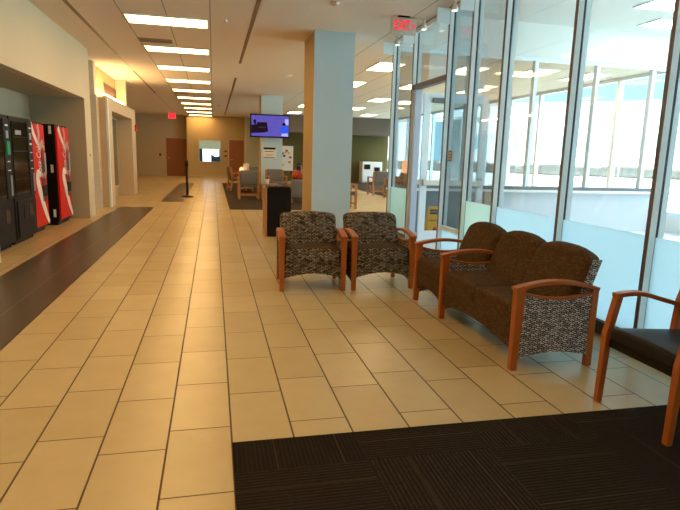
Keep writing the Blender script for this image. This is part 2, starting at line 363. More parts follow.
# left side
T = .15
sbx('wall_left', M['wall'], -2.6, -2.45, 7.32, 11.95, 2.36, CZ)
sbx('wall_left', M['wall'], -3.6, -2.53, -4, 7.3, 0, 2.36)
sbx('wall_left', M['wall'], -3.6, -2.45, -4, 7.32, 2.36, CZ)
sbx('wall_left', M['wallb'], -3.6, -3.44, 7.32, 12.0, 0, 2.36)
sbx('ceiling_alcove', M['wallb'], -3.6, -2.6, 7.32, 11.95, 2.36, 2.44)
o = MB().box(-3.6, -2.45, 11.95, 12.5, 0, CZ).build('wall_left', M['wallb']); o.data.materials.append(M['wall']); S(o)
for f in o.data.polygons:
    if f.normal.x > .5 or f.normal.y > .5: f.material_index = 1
bx('switch_plate', M['blk'], -2.45, -2.444, 12.21, 12.26, 1.24, 1.28, o)
sbx('wall_left', M['warm'], -4.6, -4.45, 12.5, FY + 1, 0, CZ)
# clad block with display opening
m = MB(); m.box(-4.4, -2.44, 14.3, 14.95, 0, 2.6); m.box(-4.4, -2.44, 18.4, 19.2, 0, 2.6); m.box(-4.4, -2.44, 14.95, 18.4, 2.33, 2.6)
S(m.build('wall_left_block', M['lam']))
sbx('wall_left_display', M['wallb'], -3.0, -2.9, 14.95, 18.4, 0, 2.33)
sbx('trim_1', M['alu2'], -2.47, -2.425, 14.29, 14.42, 0, 2.6)
w = S(thing('window_1', 'green tinted display window in the clad wall block', 'window')); del w['category']
MB().box(-2.9, -2.88, 15.0, 18.35, .3, 2.3).build('pane', M['gglass'], w)
m = MB()
for y in (14.98, 16.6, 18.28): m.box(-2.9, -2.86, y, y + .06, .26, 2.33)
for z in (.26, 2.27): m.box(-2.9, -2.86, 14.98, 18.34, z, z + .06)
m.build('frame', M['lam'], w)
sbx('trim_2', M['lam'], -2.46, -2.43, 14.3, 19.2, 2.6, 2.635)
sbx('wall_left_upper', M['warm'], -3.6, -2.74, 14.3, 19.2, 2.6, CZ)
sbx('wall_left_upper', M['wall'], -3.6, -2.65, 14.02, 14.32, 2.62, CZ)
sbx('wall_left_upper', M['wall'], -2.75, -2.46, 17.5, 17.7, 2.66, CZ)
sbx('wall_left_upper', M['lam'], -4.4, -2.62, 14.02, 14.3, 0, 2.62)
v = thing('vent_grille', 'brown slatted air vent grille high above the clad wall block', 'vent', (-2.74, 16.6, 2.95))
bx('frame', M['vent'], 0, .02, -.9, .9, -.14, .14, v)
for k in range(6): bx('slat', M['cola'], .02, .035, -.85, .85, -.115 + k * .042, -.1 + k * .042, v)
c = thing('cove_light', 'glowing fluorescent cove tube on the ledge above the clad block', 'light', (-2.51, 15.85, 2.6))
MB().tube([(0, -1.5, .075), (0, 1.5, .075)], .018, 12).build('tube', M['cove'], c); bx('tray', M['wht'], -.03, .03, -1.5, 1.5, 0, .058, c)
# far end
sbx('wall_far_left', M['walld'], -6, -1.42, FY + .7, FY + .9, 0, CZ)
m = MB().box(-1.42, 1.75, FY, FY + .9, 0, CZ); S(m.build('wall_far', M['warm']))
sbx('wall_far_green', M['wallc'], 1.75, 3.25, FY - .8, FY + .1, 0, CZ)
sbx('wall_far_side', M['olive'], 3.1, 3.25, 29.5, FY - .8, 0, CZ)
sbx('wall_lounge', M['olive'], 3.1, WX + .1, 29.5, 29.7, 0, CZ)
sbx('wall_lounge_soffit', M['soffit'], 3.1, WX, 28.3, 29.5, 2.5, CZ)
sbx('baseboard_far', M['walld'], -1.42, 1.75, FY - .015, FY, 0, .1)
sbx('wall_back', M['wall'], -6, WX + .1, -4.2, -4, 0, VZ)
def door(n, x0, x1, y, lab):
    d = S(thing('door_%d' % n, lab, 'door', ((x0 + x1) / 2, y, 0))); del d['category']; w = (x1 - x0) / 2
    bx('door_leaf', M['doorw'], -w, w, -.03, 0, 0, 2.1, d)
    m = MB(); m.box(-w - .06, -w, -.045, 0, 0, 2.16); m.box(w, w + .06, -.045, 0, 0, 2.16); m.box(-w, w, -.045, 0, 2.1, 2.16); m.build('door_frame', M['walld'], d)
    MB().tube([(-w + .08, -.03, 1.0), (-w + .08, -.09, 1.0), (-w + .2, -.09, 1.0)], .012).build('handle', M['metal'], d)
door(1, -2.58, -1.47, FY + .7, 'dark brown wooden door at the far left of the corridor')
door(2, .88, 1.70, FY, 'brown wooden door right of the wall screen')
# columns
def honey_left_face(o):
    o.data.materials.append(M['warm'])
    for q in o.data.polygons: q.material_index = 1 if q.normal.x < -.5 else 0  # left faces take the honey material instead of the column colour
o = S(bx('column', M['col'], 1.615, 2.29, 9.2, 10.2, 0, CZ), 'large pale green column behind the two armchairs'); honey_left_face(o)
o = S(bx('column', M['col'], 1.63, 2.37, 19.6, 20.4, 0, CZ), 'farther pale green column carrying the television'); honey_left_face(o)
sbx('baseboard_column', M['dgrey'], 1.605, 2.30, 9.19, 10.21, 0, .1)

# ---- glass wall along the corridor
PY_ = [9.54, 8.51, 7.174, 6.468, 5.672, 4.441, 3.342, 2.25, 1.1, -.1, -1.4, -2.7]
sbx('baseboard_glass', M['curb'], 3.085, 3.2, -4, 7.15, 0, .11)
sbx('baseboard_glass', M['curb'], 3.085, 3.2, 8.5, 9.58, 0, .11)
TOP = 3.31
sbx('trim_3', M['alu'], 3.10, 3.17, -4, 9.57, TOP - .005, TOP + .06)
sbx('trim_4', M['bronze'], 3.085, 3.185, -4, 9.58, TOP + .055, CZ)
sbx('wall_header', M['white'], 3.11, 3.2, -4, WY, CZ, VZ)
sbx('trim_5', M['bronze'], 3.06, 3.17, 7.21, 8.50, 2.44, 2.51)
for i, y in enumerate(PY_):
    z0 = .1 if i not in (1, 2) else 0
    p = S(MB().box(3.072, 3.125, y, y + .035, z0, TOP).build('trim_%d' % (6 + i), M['alu']))
    bx('edge_strip', M['bronze'], 3.066, 3.072, y + .001, y + .034, z0, TOP, p)
    bx('groove', M['gasket'], 3.125, 3.148, y + .003, y + .032, z0, TOP, p)
    bx('outer_bar', M['alu2'], 3.148, 3.196, y, y + .035, z0, TOP, p)
    if i < 5: bx('bracket', M['alu2'], 2.885, 3.066, y + .0, y + .012, 3.14, 3.34, p)
sbx('trim_18', pmat('lavender_grey_door_jamb', (.50, .60, .80), .4, var=.03), 3.09, 3.19, 8.38, 8.50, 0, 2.44)
wn = [2]
def window(label, pane, frame=None, frost=None, fm='frost'):
    w = S(thing('window_%d' % wn[0], label, 'window')); del w['category']; wn[0] += 1
    if pane: bx('pane', M[pane[6] if len(pane) > 6 else 'glass'], *pane[:6], w)
    if frost: bx('frosted_film', M[fm], *frost, w)
    if frame: frame.build('frame', M['alu2'], w)
    return w
for i in range(len(PY_) - 1):
    a, b = PY_[i + 1] + .034, PY_[i] + .001
    if i == 1:
        window('clear transom pane above the open glass door', (3.133, 3.139, 7.21, 8.50, 2.51, TOP)); continue
    zf = .87
    if i == 2:
        fr = MB().box(3.10, 3.165, a, b, .42, .47); fr.box(3.10, 3.165, a, b, .1, .14)
        window('narrow grey tinted sidelight beside the open glass door', (3.133, 3.139, a, b, .47, TOP, 'doorglass'), fr, (3.129, 3.143, a, b, .14, .42)); continue
    lab = ('pane beyond the open glass door', None, None, 'narrow pane behind the far sofa seat', 'pane behind the sofa backs', 'pane between the sofa and the black chair', 'pane beside the black chair')[i] if i < 7 else 'pane'
    window('clear glass ' + lab + ' with frosted lower film', (3.133, 3.139, a, b, zf, TOP), None, (3.129, 3.143, a, b, .1, zf), 'frost2' if i in (0, 3) else 'frost')
# ---- open glass door
d = S(thing('door_3', 'open glazed aluminium door with white push bar', 'door', (3.25, 8.42, 0))); del d['category']
m = MB(); m.box(0, .115, 0, .045, .01, 2.4); m.box(.99, 1.11, 0, .045, .01, 2.4); m.box(.115, .99, 0, .045, 2.27, 2.4); m.box(.115, .99, 0, .045, .01, .215)
m.build('door_frame', M['alu2'], d, .004); bx('pane', M['doorglass'], .115, .99, .02, .026, .215, 2.27, d)
h = MB().rbox(.02, 1.06, -.085, -.035, .96, 1.05, .02, 3).build('push_bar', M['wht'], d)
m = MB(); m.box(.03, .09, -.04, .0, .95, 1.06); m.box(.99, 1.06, -.04, .0, .93, 1.09); m.build('bracket', M['metal'], h)
MB().rbox(.13, .40, -.07, 0, 2.25, 2.33, .01).build('closer', M['dgrey'], d)
sp = bx('handle_plate', M['vent'], 3.127, 3.132, 6.98, 7.10, 1.36, 1.50); tag(sp, 'small brown notice plate stuck on the glass beside the door', 'plate')
for k in range(3): bx('text_line', M['paper'], 3.125, 3.127, 7.0, 7.08, 1.385 + k * .04, 1.395 + k * .04, sp)

# ---- vestibule: inner window wall and counter
sbx('wall_window', M['grey'], 5.36, WX, WY, WY + .2, 0, .79)
sbx('wall_window', M['dgrey'], 3.2, 5.08, WY, WY + .2, 0, .79)
sbx('wall_window', M['lam'], 5.08, 5.36, WY - .05, WY + .2, 0, .79)
sbx('trim_19', M['white'], 3.2, WX, WY - .1, WY + .25, .79, .83)
sbx('trim_20', M['dgrey'], 3.2, WX, WY + .03, WY + .2, .83, .9)
sbx('wall_window_head', M['white'], 3.2, WX, WY, WY + .2, 3.33, VZ)
xs = [3.24, 4.66, 6.03, 7.38, 8.67, WX - .05]
for a, b in zip(xs, xs[1:]):
    m = MB(); m.box(a - .035, a + .035, WY + .03, WY + .14, .9, 3.33); m.box(a + .03, b - .03, WY + .03, WY + .14, 3.27, 3.33)
    window('inner lounge window bay across the vestibule', (a + .035, b - .035, WY + .08, WY + .086, .9, 3.27), m)
# ---- exterior windows
def ext(y0, y1, n, ztop, lab):
    for k in range(n):
        a = y0 + (y1 - y0) * k / n; b = y0 + (y1 - y0) * (k + 1) / n
        m = MB(); m.box(WX, WX + .12, a - .05, a + .05, .35, ztop); m.box(WX, WX + .12, a + .05, b - .05, .35, .42); m.box(WX, WX + .12, a + .05, b - .05, ztop - .08, ztop)
        window(lab, (WX + .05, WX + .056, a + .05, b - .05, .42, ztop - .08), m)
ext(WY + .2, 29.5, 12, CZ, 'tall exterior window bay of the far lounge')
ext(-4, WY, 6, VZ, 'tall exterior window bay of the vestibule')
sbx('wall_exterior', M['white'], WX, WX + .15, -4, 29.6, 0, .35)

# ---------------------------------------------------------------- outdoors
S(bx('ground', M['grass'], WX + .12, 260, -60, 260, -.12, -.06), 'pale paving outside the windows')
def outdoors(name, dist, off, w, dep, h, build):
    """stand something beyond the windows, dist metres out along the diagonal the windows look down"""
    dirv = Vector((.615, .788, 0)); side = Vector((.788, -.615, 0)); p = dirv * dist + side * off
    return p, math.atan2(-.615, .788)
p, a = outdoors('', 66, 0, 0, 0, 0, None)
h = thing('hedge', 'long dark clipped hedge far outside the windows', 'hedge', (p.x, p.y, -.06), a)
m = MB()
for k in range(60):
    x = -60 + k * 2; m.rbox(x, x + 2.1, -.6, .6, 0, 1.12 + .1 * math.sin(k * 1.7) + random.uniform(-.03, .03), .2, 2)
m.build('foliage', M['hedge'], h)
def building(off, w, ht, dist, lab, floors):
    p, a = outdoors('', dist, off, 0, 0, 0, None)
    b = thing('street_building', lab, 'building', (p.x, p.y, -.06), a)
    bx('wall', M['bldg'], -w / 2, w / 2, 0, 12, 0, ht, b)
    for k in range(floors):
        z = 3.2 + k * 4.2
        for j in range(int(w / 6)):
            x = -w / 2 + 1.5 + j * 6; f = bx('window', M['bglass'], x, x + 3.6, -.05, 0, z, z + 2.2, b); bx('mullion', M['bldg'], x + 1.75, x + 1.85, -.08, -.05, z, z + 2.2, f)
    bx('roof', M['bcol'], -w / 2 - .2, w / 2 + .2, -.2, 12.2, ht, ht + .25, b)
building(-44, 34, 8.6, 84, 'white concrete building left of the grey column outside', 1)
building(-5, 34, 10, 90, 'tallest white concrete building outside the lounge windows', 2)
building(34, 32, 9.0, 86, 'white concrete building at the right outside the windows', 1)
p, a = outdoors('', 40, -9.5, 0, 0, 0, None)
k_ = thing('canopy', 'white flat canopy on grey concrete columns outside the windows', 'canopy', (p.x, p.y, -.06), a)
for x in (-6.5, -.2): bx('column', M['bcol'], x - .35, x + .35, -.3, .3, 0, 4.2, k_)
m = MB().box(-8.5, 2.5, -2, 2, 4.2, 5.0); m.build('roof_slab', M['bldg'], k_); m = MB().box(-8.5, 2.5, -2.02, -1.98, 4.15, 4.25); m.box(-8.5, 2.5, -2.02, -1.98, 4.95, 5.05); m.build('edge_strip', M['bcol'], k_)
for off, lab in ((1.5, 'small red signboard on a post outside, left one'), (6.6, 'small red signboard on a post outside, right one')):
    p, a = outdoors('', 58, off, 0, 0, 0, None); s = thing('signboard', lab, 'sign', (p.x, p.y, -.06), a)
    bx('post', M['bcol'], -.06, .06, 0, .12, 0, 1.9, s); bx('board', M['pink'], -.5, .5, -.04, 0, 1.6, 2.5, s)

# ---------------------------------------------------------------- ceiling fixtures
def ceiling_light(loc, label, mat, group, w=1.22, dp=.6):
    t = thing('ceiling_light', label, 'ceiling light', loc, 0, group)
    m = MB(); a, b = w / 2, dp / 2
    for q in ((-a, a, -b, -b + .03), (-a, a, b - .03, b), (-a, -a + .02, -b, b), (a - .02, a, -b, b), (-a, a, -.012, .012)): m.box(q[0], q[1], q[2], q[3], -.022, 0)
    m.build('frame', M['alu2'], t)
    for y0, y1 in ((-b + .03, -.012), (.012, b - .03)): bx('diffuser', mat, -a + .02, a - .02, y0, y1, -.016, 0, t)
    return t
ords = ['nearest', 'second', 'third', 'fourth', 'fifth', 'sixth', 'seventh', 'eighth', 'ninth', 'farthest']
first = None
for k in range(10):
    loc = (-.66, 9.34 + 2.5 * k, CZ); lab = 'white fluorescent light panel over the corridor, %s of the ten in the row' % ords[k]
    if first is None: first = ceiling_light(loc, lab, M['lamp'], 'corridor ceiling lights')
    else: dup(first, loc, 0, lab)
for k in range(4): dup(first, (-.66, 6.84 - 2.5 * k, CZ), 0, 'unseen fluorescent light panel added over the corridor above the camera')  # row continued out of view, added for illumination
spots = [(3.74, 12.2, 'large bright light panel just left of the first glass post'), (3.76, 15.4, 'light panel beside the big column, under the larger one'), (5.72, 19.2, 'light panel low in the lounge ceiling left of the first post'),
         (5.85, 23.0, 'small light panel beside the column edge in the lounge ceiling'), (5.5, 15.2, 'light panel seen through the first glass pane, upper one'), (6.85, 19.6, 'light panel seen through the first glass pane, lower one'),
         (5.6, 12.0, 'light panel seen above the open door through the glass'), (7.1, 11.7, 'light panel seen through the glass behind the sofa'), (8.5, 11.8, 'light panel seen through the glass at the right'),
         (3.8, 26.8, 'light panel right of the television, lower of the two there'), (3.74, 22.9, 'light panel right of the television, upper of the two there'), (7.3, 26.2, 'light panel over the white cabinet in the lounge'), (7.4, 15.4, 'light panel over the lounge near its windows')]
lf = None
for x, y, lab in spots:
    lab = 'fluorescent ' + lab
    if lf is None: lf = ceiling_light((x, y, CZ), lab, M['lampw'], 'lounge ceiling lights', .6, 1.2)
    else: dup(lf, (x, y, CZ), 0, lab)
v1 = ceiling_light((7.35, 8.0, VZ), 'fluorescent light panel in the vestibule ceiling at the top right corner', M['lampv'], 'vestibule ceiling lights')
dup(v1, (8.3, 9.0, VZ), 0, 'smaller looking light panel in the vestibule ceiling below the corner one')
dup(v1, (6.2, 4.6, VZ), 0, 'unseen light panel added in the vestibule ceiling above the frame'); dup(v1, (6.2, 1.5, VZ), 0, 'unseen light panel added in the vestibule ceiling behind the camera side')  # two unseen panels added for more light in the vestibule
for (x, y, w, lab) in ((-1.0, 11.05, .3, 'tan air vent between the first two corridor lights'), (-1.05, 20.4, .25, 'tan air vent farther along the corridor lights')):
    v = thing('ceiling_vent', lab, 'vent', (x, y, CZ)); bx('frame', M['cvent'], -w, w, -.15, .15, -.015, 0, v)
    for k in range(5): bx('slat', M['vent'], -w + .03, w - .03, -.12 + k * .055, -.10 + k * .055, -.022, -.015, v)
def dome(x, y, lab, cat, r=.05, z=CZ):
    t = thing('ceiling_sprinkler' if cat == 'sprinkler' else 'smoke_detector', lab, cat, (x, y, z))
    MB().lathe([(r, -.0), (r, -.012), (r * .6, -.03), (.012, -.045)]).build('body', M['wht'] if cat != 'sprinkler' else M['metal'], t, 0, True); return t
dome(1.58, 7.5, 'white sprinkler head on the ceiling at the top centre', 'sprinkler', .06)
dome(1.85, 14.5, 'round white detector on the ceiling left of the big column', 'detector', .14)
dome(.21, 9.0, 'small dark sprinkler on the ceiling beside the nearest corridor light', 'sprinkler', .03)
dome(.27, 24.6, 'dark sprinkler on the ceiling right of the far corridor lights', 'sprinkler', .08)
for x, y, lab in ((3.0, 9.15, 'white spot lamp at the first glass post'), (3.0, 7.95, 'white spot lamp at the second glass post'), (2.98, 6.85, 'white spot lamp at the third glass post')):
    t = thing('spot_lamp', lab, 'spotlight', (x, y, CZ)); MB().lathe([(.035, 0), (.035, -.02), (.02, -.03), (.02, -.07), (.035, -.08), (.042, -.14)]).build('housing', M['wht'], t, 0, True)
    MB().lathe([(.036, -.138), (.03, -.150), (.005, -.155)]).build('bulb', M['spot'], t, 0, True)
def exit_sign(x, y, z, sc, rz, lab, arrow=True):
    t = thing('exit_sign', lab, 'exit sign', (x, y, z), rz); t.scale = (sc,) * 3
    MB().rbox(-.165, .165, -.025, .025, -.10, .10, .008).build('housing', M['exitbg'], t)
    bx('mount', M['blk'], -.07, .07, -.03, .03, .10, .125, t)
    text('EXIT', .17, M['exit'], t, front(-.025, -.027, 0), sx=.62, ext=.002, bold=.002)
    if arrow: MB().prism([(.118, -.028, .045), (.15, -.028, 0), (.118, -.028, -.045)], (0, .003, 0)).build('arrow', M['exit'], t)
    return t
exit_sign(2.67, 7.9, 3.235, 1.15, .0, 'red lit exit sign with arrow hanging by the glass wall')
fe = thing('exit_sign', 'small red lit exit sign far down the corridor above the brown door', 'exit sign', (-2.1, 31, CZ))
bx('housing', M['wht'], -.2, .2, -.03, .03, -.30, -.0, fe); text('EXIT', .24, M['exit'], fe, front(0, -.035, -.16), sx=.72, ext=.002, bold=.012)
bx('glow_face', M['exit'], -.19, .19, -.033, -.03, -.29, -.02, fe)
al = thing('fire_alarm', 'small red fire alarm on the far left wall', 'alarm', (-2.44, 19.1, 2.08)); bx('housing', M['red'], 0, .05, -.06, .06, -.1, .1, al, .005); bx('lens', M['wht'], .05, .06, -.03, .03, -.08, -.02, al)  # wall mounted alarm strobe with a white lens

# ---------------------------------------------------------------- upholstered seating
def lin(a, b, n): return [a + (b - a) * i / (n - 1) for i in range(n)]
def seating(root, W, arms, seats, fab, fabs, fside, D=.62, ztop=.815, drop=.055):
    """local: x across from 0 to W, front at y=-D/2; arms: x positions of arm centres; seats: (x0,x1)"""
    f, b = -D / 2, D / 2; ys = lin(f - .012, b + .0, 13)
    def arm_z(y):
        t = (y - f) / D; return .552 + .062 * math.sin(PI * min(1, max(0, t * .86 + .06))) - .02 * t
    def low_z(y):
        t = (y - f) / D; return .545 - .048 * math.sin(PI * t) - .018 * t
    for x in arms:
        MB().sweep([(x, f + .022, 0), (x, f + .026, .28), (x, f + .030, arm_z(f + .03) - .008)], [(.022, .024), (.026, .028), (.030, .032)]).build('leg', M['wood'], root, .004)
        MB().sweep([(x, b - .022, 0), (x, b - .028, .28), (x, b - .026, arm_z(b - .03) - .008)], [(.020, .022), (.022, .026), (.024, .024)]).build('leg', M['wood'], root, .004)
        MB().sweep([(x, y, arm_z(y)) for y in ys], [(.034 - .006 * i / 12, .014) for i in range(13)]).build('armrest', M['wood'], root, .005)
        yi = lin(f + .05, b - .045, 11)
        MB().sweep([(x, y, low_z(y)) for y in yi], (.017, .009)).build('arm_rail', M['wood'], root)
        top = [(x - .018, y, low_z(y) - .006) for y in yi]
        bot = [(x - .018, y, .085 + .035 * math.sin(PI * (y - yi[0]) / (yi[-1] - yi[0]))) for y in yi]
        MB().strip(top, bot, (.036, 0, 0)).build('side_panel', fside, root)
    for x0, x1 in seats:
        xm, hw = (x0 + x1) / 2, (x1 - x0) / 2
        def crown(x, y, z):
            u = (x - xm) / hw
            if z > .36: z += .018 * (1 - u * u) * (1 if y < .1 else .5)
            return x, y, z
        st_ = MB().rbox(x0 + .004, x1 - .004, f + .012, b - .14, .285, .435, .03, 4, 5, crown).build('seat', fabs, root, 0, True)
        st_.data.materials.append(fab)
        for q in st_.data.polygons: q.material_index = 1 if q.normal.y < -.7 else 0
        def back(x, y, z):
            u = (x - xm) / hw; t = (z - .40) / .40
            y += t * .135 - .018 * (1 - u * u) * (1 - t) * 1.0 - .012 * (1 - u * u)
            if t > .5: z -= drop * abs(u) ** 2.6 * min(1, (t - .5) * 2)
            return x, y, z
        ex = .016
        MB().rbox(x0 - ex, x1 + ex, b - .225, b - .105, .36, ztop, .045, 4, 7, back).build('backrest', fab, root, 0, True)
    for x0, x1 in zip(arms, arms[1:]):
        x0 += .018; x1 -= .018; xx = lin(x0, x1, 17)
        MB().strip([(x, f + .020, .30) for x in xx], [(x, f + .020, .125 + .058 * max(0, math.sin(PI * (x - x0) / (x1 - x0))) ** .8) for x in xx], (0, .04, 0)).build('apron', fab, root)
    # frame under the seats, between the outer arms
    MB().box(arms[0] + .02, arms[-1] - .02, b - .10, b - .06, .20, .34).build('back_rail', M['blk'], root)
a1 = thing('armchair', 'brown patterned armchair with cherry wood arms, left of the pair', 'armchair', (1.005, 5.765, 0), -.055, 'pair of patterned armchairs')
W = .70; seating_x = None
def armchair(root):
    seating(root, W, [-.32, .32], [(-.295, .295)], M['fab'], M['fabs2'], M['fab'], .62, .775, .03)
M['fabs2'] = fabric_mat('olive_brown_dash_fabric', (.085, .052, .022), (.05, .03, .013), (.15, .10, .05), .4, .036, .015)
armchair(a1)
dup(a1, (1.735, 5.75, 0), .02, 'brown patterned armchair with cherry wood arms, right of the pair beside the glass')
# a three seat sofa, back to the glass
sf = thing('sofa', 'three seat brown patterned sofa with cherry wood arms, backed against the glass', 'sofa', (2.235, 5.03, 0), -PI / 2)
seating(sf, 1.9, [.03, .665, 1.87], [(.055, .64), (.69, 1.265), (1.265, 1.845)], M['fabs'], M['fabs'], M['fab_cool'])
# gusset in the cool-lit fabric colour at the sofa's outer back edge
def gus(y, z, t): return None
m = MB(); n = 9; zz = lin(.43, .745, n)
fr = [(1.862, .31 - .225 + (z - .40) / .40 * .135 + .055, z) for z in zz]; bk = [(1.862, .31 - .105 + (z - .40) / .40 * .135 + .004, z) for z in zz]
m.strip(fr, bk, (.006, 0, 0)); o = m.build('back_gusset', M['fab_cool'], sf)
# ---------------------------------------------------------------- black guest chair at the right
bc = thing('guest_chair', 'cherry wood armchair with black seat at the right edge of the carpet', 'chair', (2.19, 2.375, 0), -PI / 2)
for sx in (-1, 1):
    x = .26 * sx
    MB().sweep([(x, .018, 0), (x, .03, .42), (x, .075, .64)], [(.018, .017), (.021, .021), (.021, .02)]).build('leg', M['wood'], bc, .004)
    MB().sweep([(x, .60, 0), (x, .50, .40), (x, .515, .60), (x, .60, .90)], [(.017, .02), (.02, .025), (.02, .024), (.017, .016)]).build('leg', M['wood'], bc, .004)
    pts = [(x, y, .645 + .012 * math.sin(PI * min(1, (y - .05) / .3)) - .075 * max(0, (y - .16) / .36) ** 1.6) for y in lin(.052, .52, 11)]
    MB().sweep(pts, [(.025, .013)] * 11).build('armrest', M['wood'], bc, .004)
MB().rbox(-.235, .235, .02, .52, .385, .465, .025, 4, 3, lambda x, y, z: (x, y, z - .03 * (y / .5) + (.012 if z > .43 else 0) * (1 - (x / .24) ** 2))).build('seat', M['seatblk'], bc, 0, True)
MB().rbox(-.237, .237, .0, .05, .0, .40, .02, 4, 3, lambda x, y, z: (x, .505 + y + z * .22 + .03 * (1 - (x / .24) ** 2), .50 + z)).build('backrest', M['seatblk'], bc, 0, True)
bx('seat_rail', M['blk'], -.24, .24, .035, .06, .345, .39, bc); bx('seat_rail', M['blk'], -.24, .24, .48, .505, .33, .38, bc)

# ---------------------------------------------------------------- vending machines (front local -Y, turned to face +X)
VR = PI / 2
def ribbon(pts, wd, y):
    """flat band on the front face from centre points (x,z) and widths"""
    t, b = [], []
    for i, (x, z) in enumerate(pts):
        a, c = pts[max(0, i - 1)], pts[min(len(pts) - 1, i + 1)]; dx, dz = c[0] - a[0], c[1] - a[1]; l = math.hypot(dx, dz) or 1
        w = wd[i]; t.append((x - dz / l * w, y, z + dx / l * w)); b.append((x + dz / l * w, y, z - dx / l * w))
    return MB().strip(t, b, (0, .003, 0))
def smooth(p, n=6):
    out = []
    for i in range(len(p) - 1):
        p0, p1, p2, p3 = p[max(0, i-1)], p[i], p[i+1], p[min(len(p)-1, i+2)]
        for k in range(n):
            t = k / n; out.append(tuple(.5 * (2*b + (c - a) * t + (2*a - 5*b + 4*c - d) * t*t + (3*b - a - 3*c + d) * t**3) for a, b, c, d in zip(p0, p1, p2, p3)))
    return out + [p[-1]]
def soda_machine(loc, w, lab):
    t = thing('vending_machine', lab, 'vending machine', loc, VR, 'vending machines'); h = w / 2
    MB().box(-h + .03, h - .03, .04, .66, .0, .08).build('kick_plate', M['blk'], t); MB().rbox(-h, h, 0, .68, .05, 1.80, .015).build('cabinet', M['blk'], t)
    for x in (-h + .08, h - .08):
        for y in (.08, .6): MB().tube([(x, y, 0), (x, y, .08)], .03).build('foot', M['blk'], t)
    pn = MB().rbox(-h + .01, h - .01, -.035, 0, .10, 1.76, .012).build('front_panel', M['red'], t)
    y = -.041
    P = smooth([(h * .95, .12), (h * .5, .32), (h * .05, .60), (-h * .28, .86), (-h * .2, .97), (h * .15, .95)]); ribbon(P, [.035 + .055 * math.sin(PI * i / (len(P) - 1)) for i in range(len(P))], y).build('ribbon', M['wht'], pn)
    P = smooth([(-h * .75, 1.75), (-h * .45, 1.60), (-h * .05, 1.46), (h * .3, 1.36)]); ribbon(P, [.06 - .03 * i / len(P) for i in range(len(P))], y).build('ribbon', M['wht'], pn)
    P = smooth([(h * .05, 1.75), (h * .2, 1.62), (h * .1, 1.5), (h * .2, 1.42)]); ribbon(P, [.05] * len(P), y).build('ribbon', M['pink'], pn)
    # bottle picture on the far half
    prof = [(.0, .50), (.10, .50), (.11, .62), (.085, .80), (.11, .98), (.10, 1.10), (.045, 1.24), (.04, 1.34), (.0, 1.34)]
    cx = h * .48; pts = [(cx + r, y - .002, z) for r, z in prof[1:-1]] + [(cx - r, y - .002, z) for r, z in prof[1:-1][::-1]]
    MB().prism(pts, (0, .003, 0)).build('bottle_picture', M['cola'], pn)
    text('Coca-Cola', .30, M['wht'], pn, Matrix.Translation((h * .02, y - .003, 1.17)) @ RX @ Matrix.Rotation(PI / 2, 4, 'Z'), shear=.25, sx=.42)
    for x, z, r in ((h * .3, 1.40, .06), (h * .52, 1.45, .07), (h * .72, 1.38, .05), (h * .7, .93, .06), (h * .35, .93, .05)):
        MB().prism([(x + r * math.cos(a) * (1 + .3 * math.sin(3 * a)), y - .004, z + r * math.sin(a)) for a in lin(0, 2 * PI, 15)[:-1]], (0, .003, 0)).build('splash', M['pink'], pn)
    MB().rbox(h * .25, h * .85, -.05, 0, .58, .76, .01).build('delivery_door', M['blk'], t)
    MB().rbox(h * .80, h - .02, -.045, 0, .95, 1.30, .006).build('coin_panel', M['metal'], t)
    for z in (1.70, 1.02, .22): bx('notice', M['paper'], -h - .003, -h, .05, .095, z - .07, z + .07, t)
    return t
soda_machine((-2.74, 11.25, 0), .84, 'red and black soda vending machine with white ribbon, farthest in the alcove')
soda_machine((-2.82, 9.97, 0), .82, 'red soda vending machine beside the black snack machine')
def snack_machine(loc, w, lab, green=False):
    t = thing('vending_machine', lab, 'vending machine', loc, VR, 'vending machines'); h = w / 2
    MB().box(-h + .03, h - .03, .06, .66, .0, .08).build('kick_plate', M['blk'], t); MB().rbox(-h, h, 0, .68, .06, 1.81, .012).build('cabinet', M['blk2'], t)
    for x in (-h + .08, h - .08):
        for y in (.08, .6): MB().tube([(x, y, 0), (x, y, .11)], .03).build('foot', M['blk'], t)
    g = MB().box(-h + .05, h - .27, -.012, 0, .72, 1.74).build('display_window', M['dglass'], t)
    for r in range(4): bx('shelf_edge', M['blk2'], -h + .06, h - .28, -.016, -.012, .92 + r * .2, .935 + r * .2, g)
    if not green: bx('notice', M['scr_lite'] if False else M['metal'], -h + .18, -h + .42, -.016, -.012, 1.56, 1.62, g)
    p = MB().rbox(h - .24, h - .02, -.02, 0, .68, 1.76, .006).build('control_panel', M['blk'], t)
    for z, hh in ((1.66, .022), (1.42, .03), (1.30, .015), (1.18, .015), (1.06, .015)): bx('label_strip', M['wht'], h - .17, h - .07, -.024, -.02, z, z + hh, p)
    bx('keypad', M['metal'], h - .16, h - .08, -.026, -.02, 1.5, 1.6, p); bx('coin_slot', M['metal'], h - .10, h - .05, -.028, -.02, .72, 1.0, p)
    if green: bx('bill_slot', M['green'], h - .19, h - .08, -.04, -.02, 1.28, 1.46, p)
    MB().rbox(-h + .06, h - .05, -.02, 0, .09, .62, .008).build('lower_panel', M['blk2'], t)
    d = MB().box(-h + .30, h - .24, -.028, -.02, .34, .56).build('delivery_door', M['blk'], t); bx('flap', M['dglass'], h - .42, h - .27, -.034, -.028, .36, .54, d)
    return t
M['green'] = pmat('green_bill_slot', (.02, .30, .13), .3)
snack_machine((-2.74, 9.05, 0), .93, 'black snack vending machine beside the red soda machine')
snack_machine((-2.74, 8.05, 0), .96, 'black snack vending machine with green bill slot at the left edge', True)

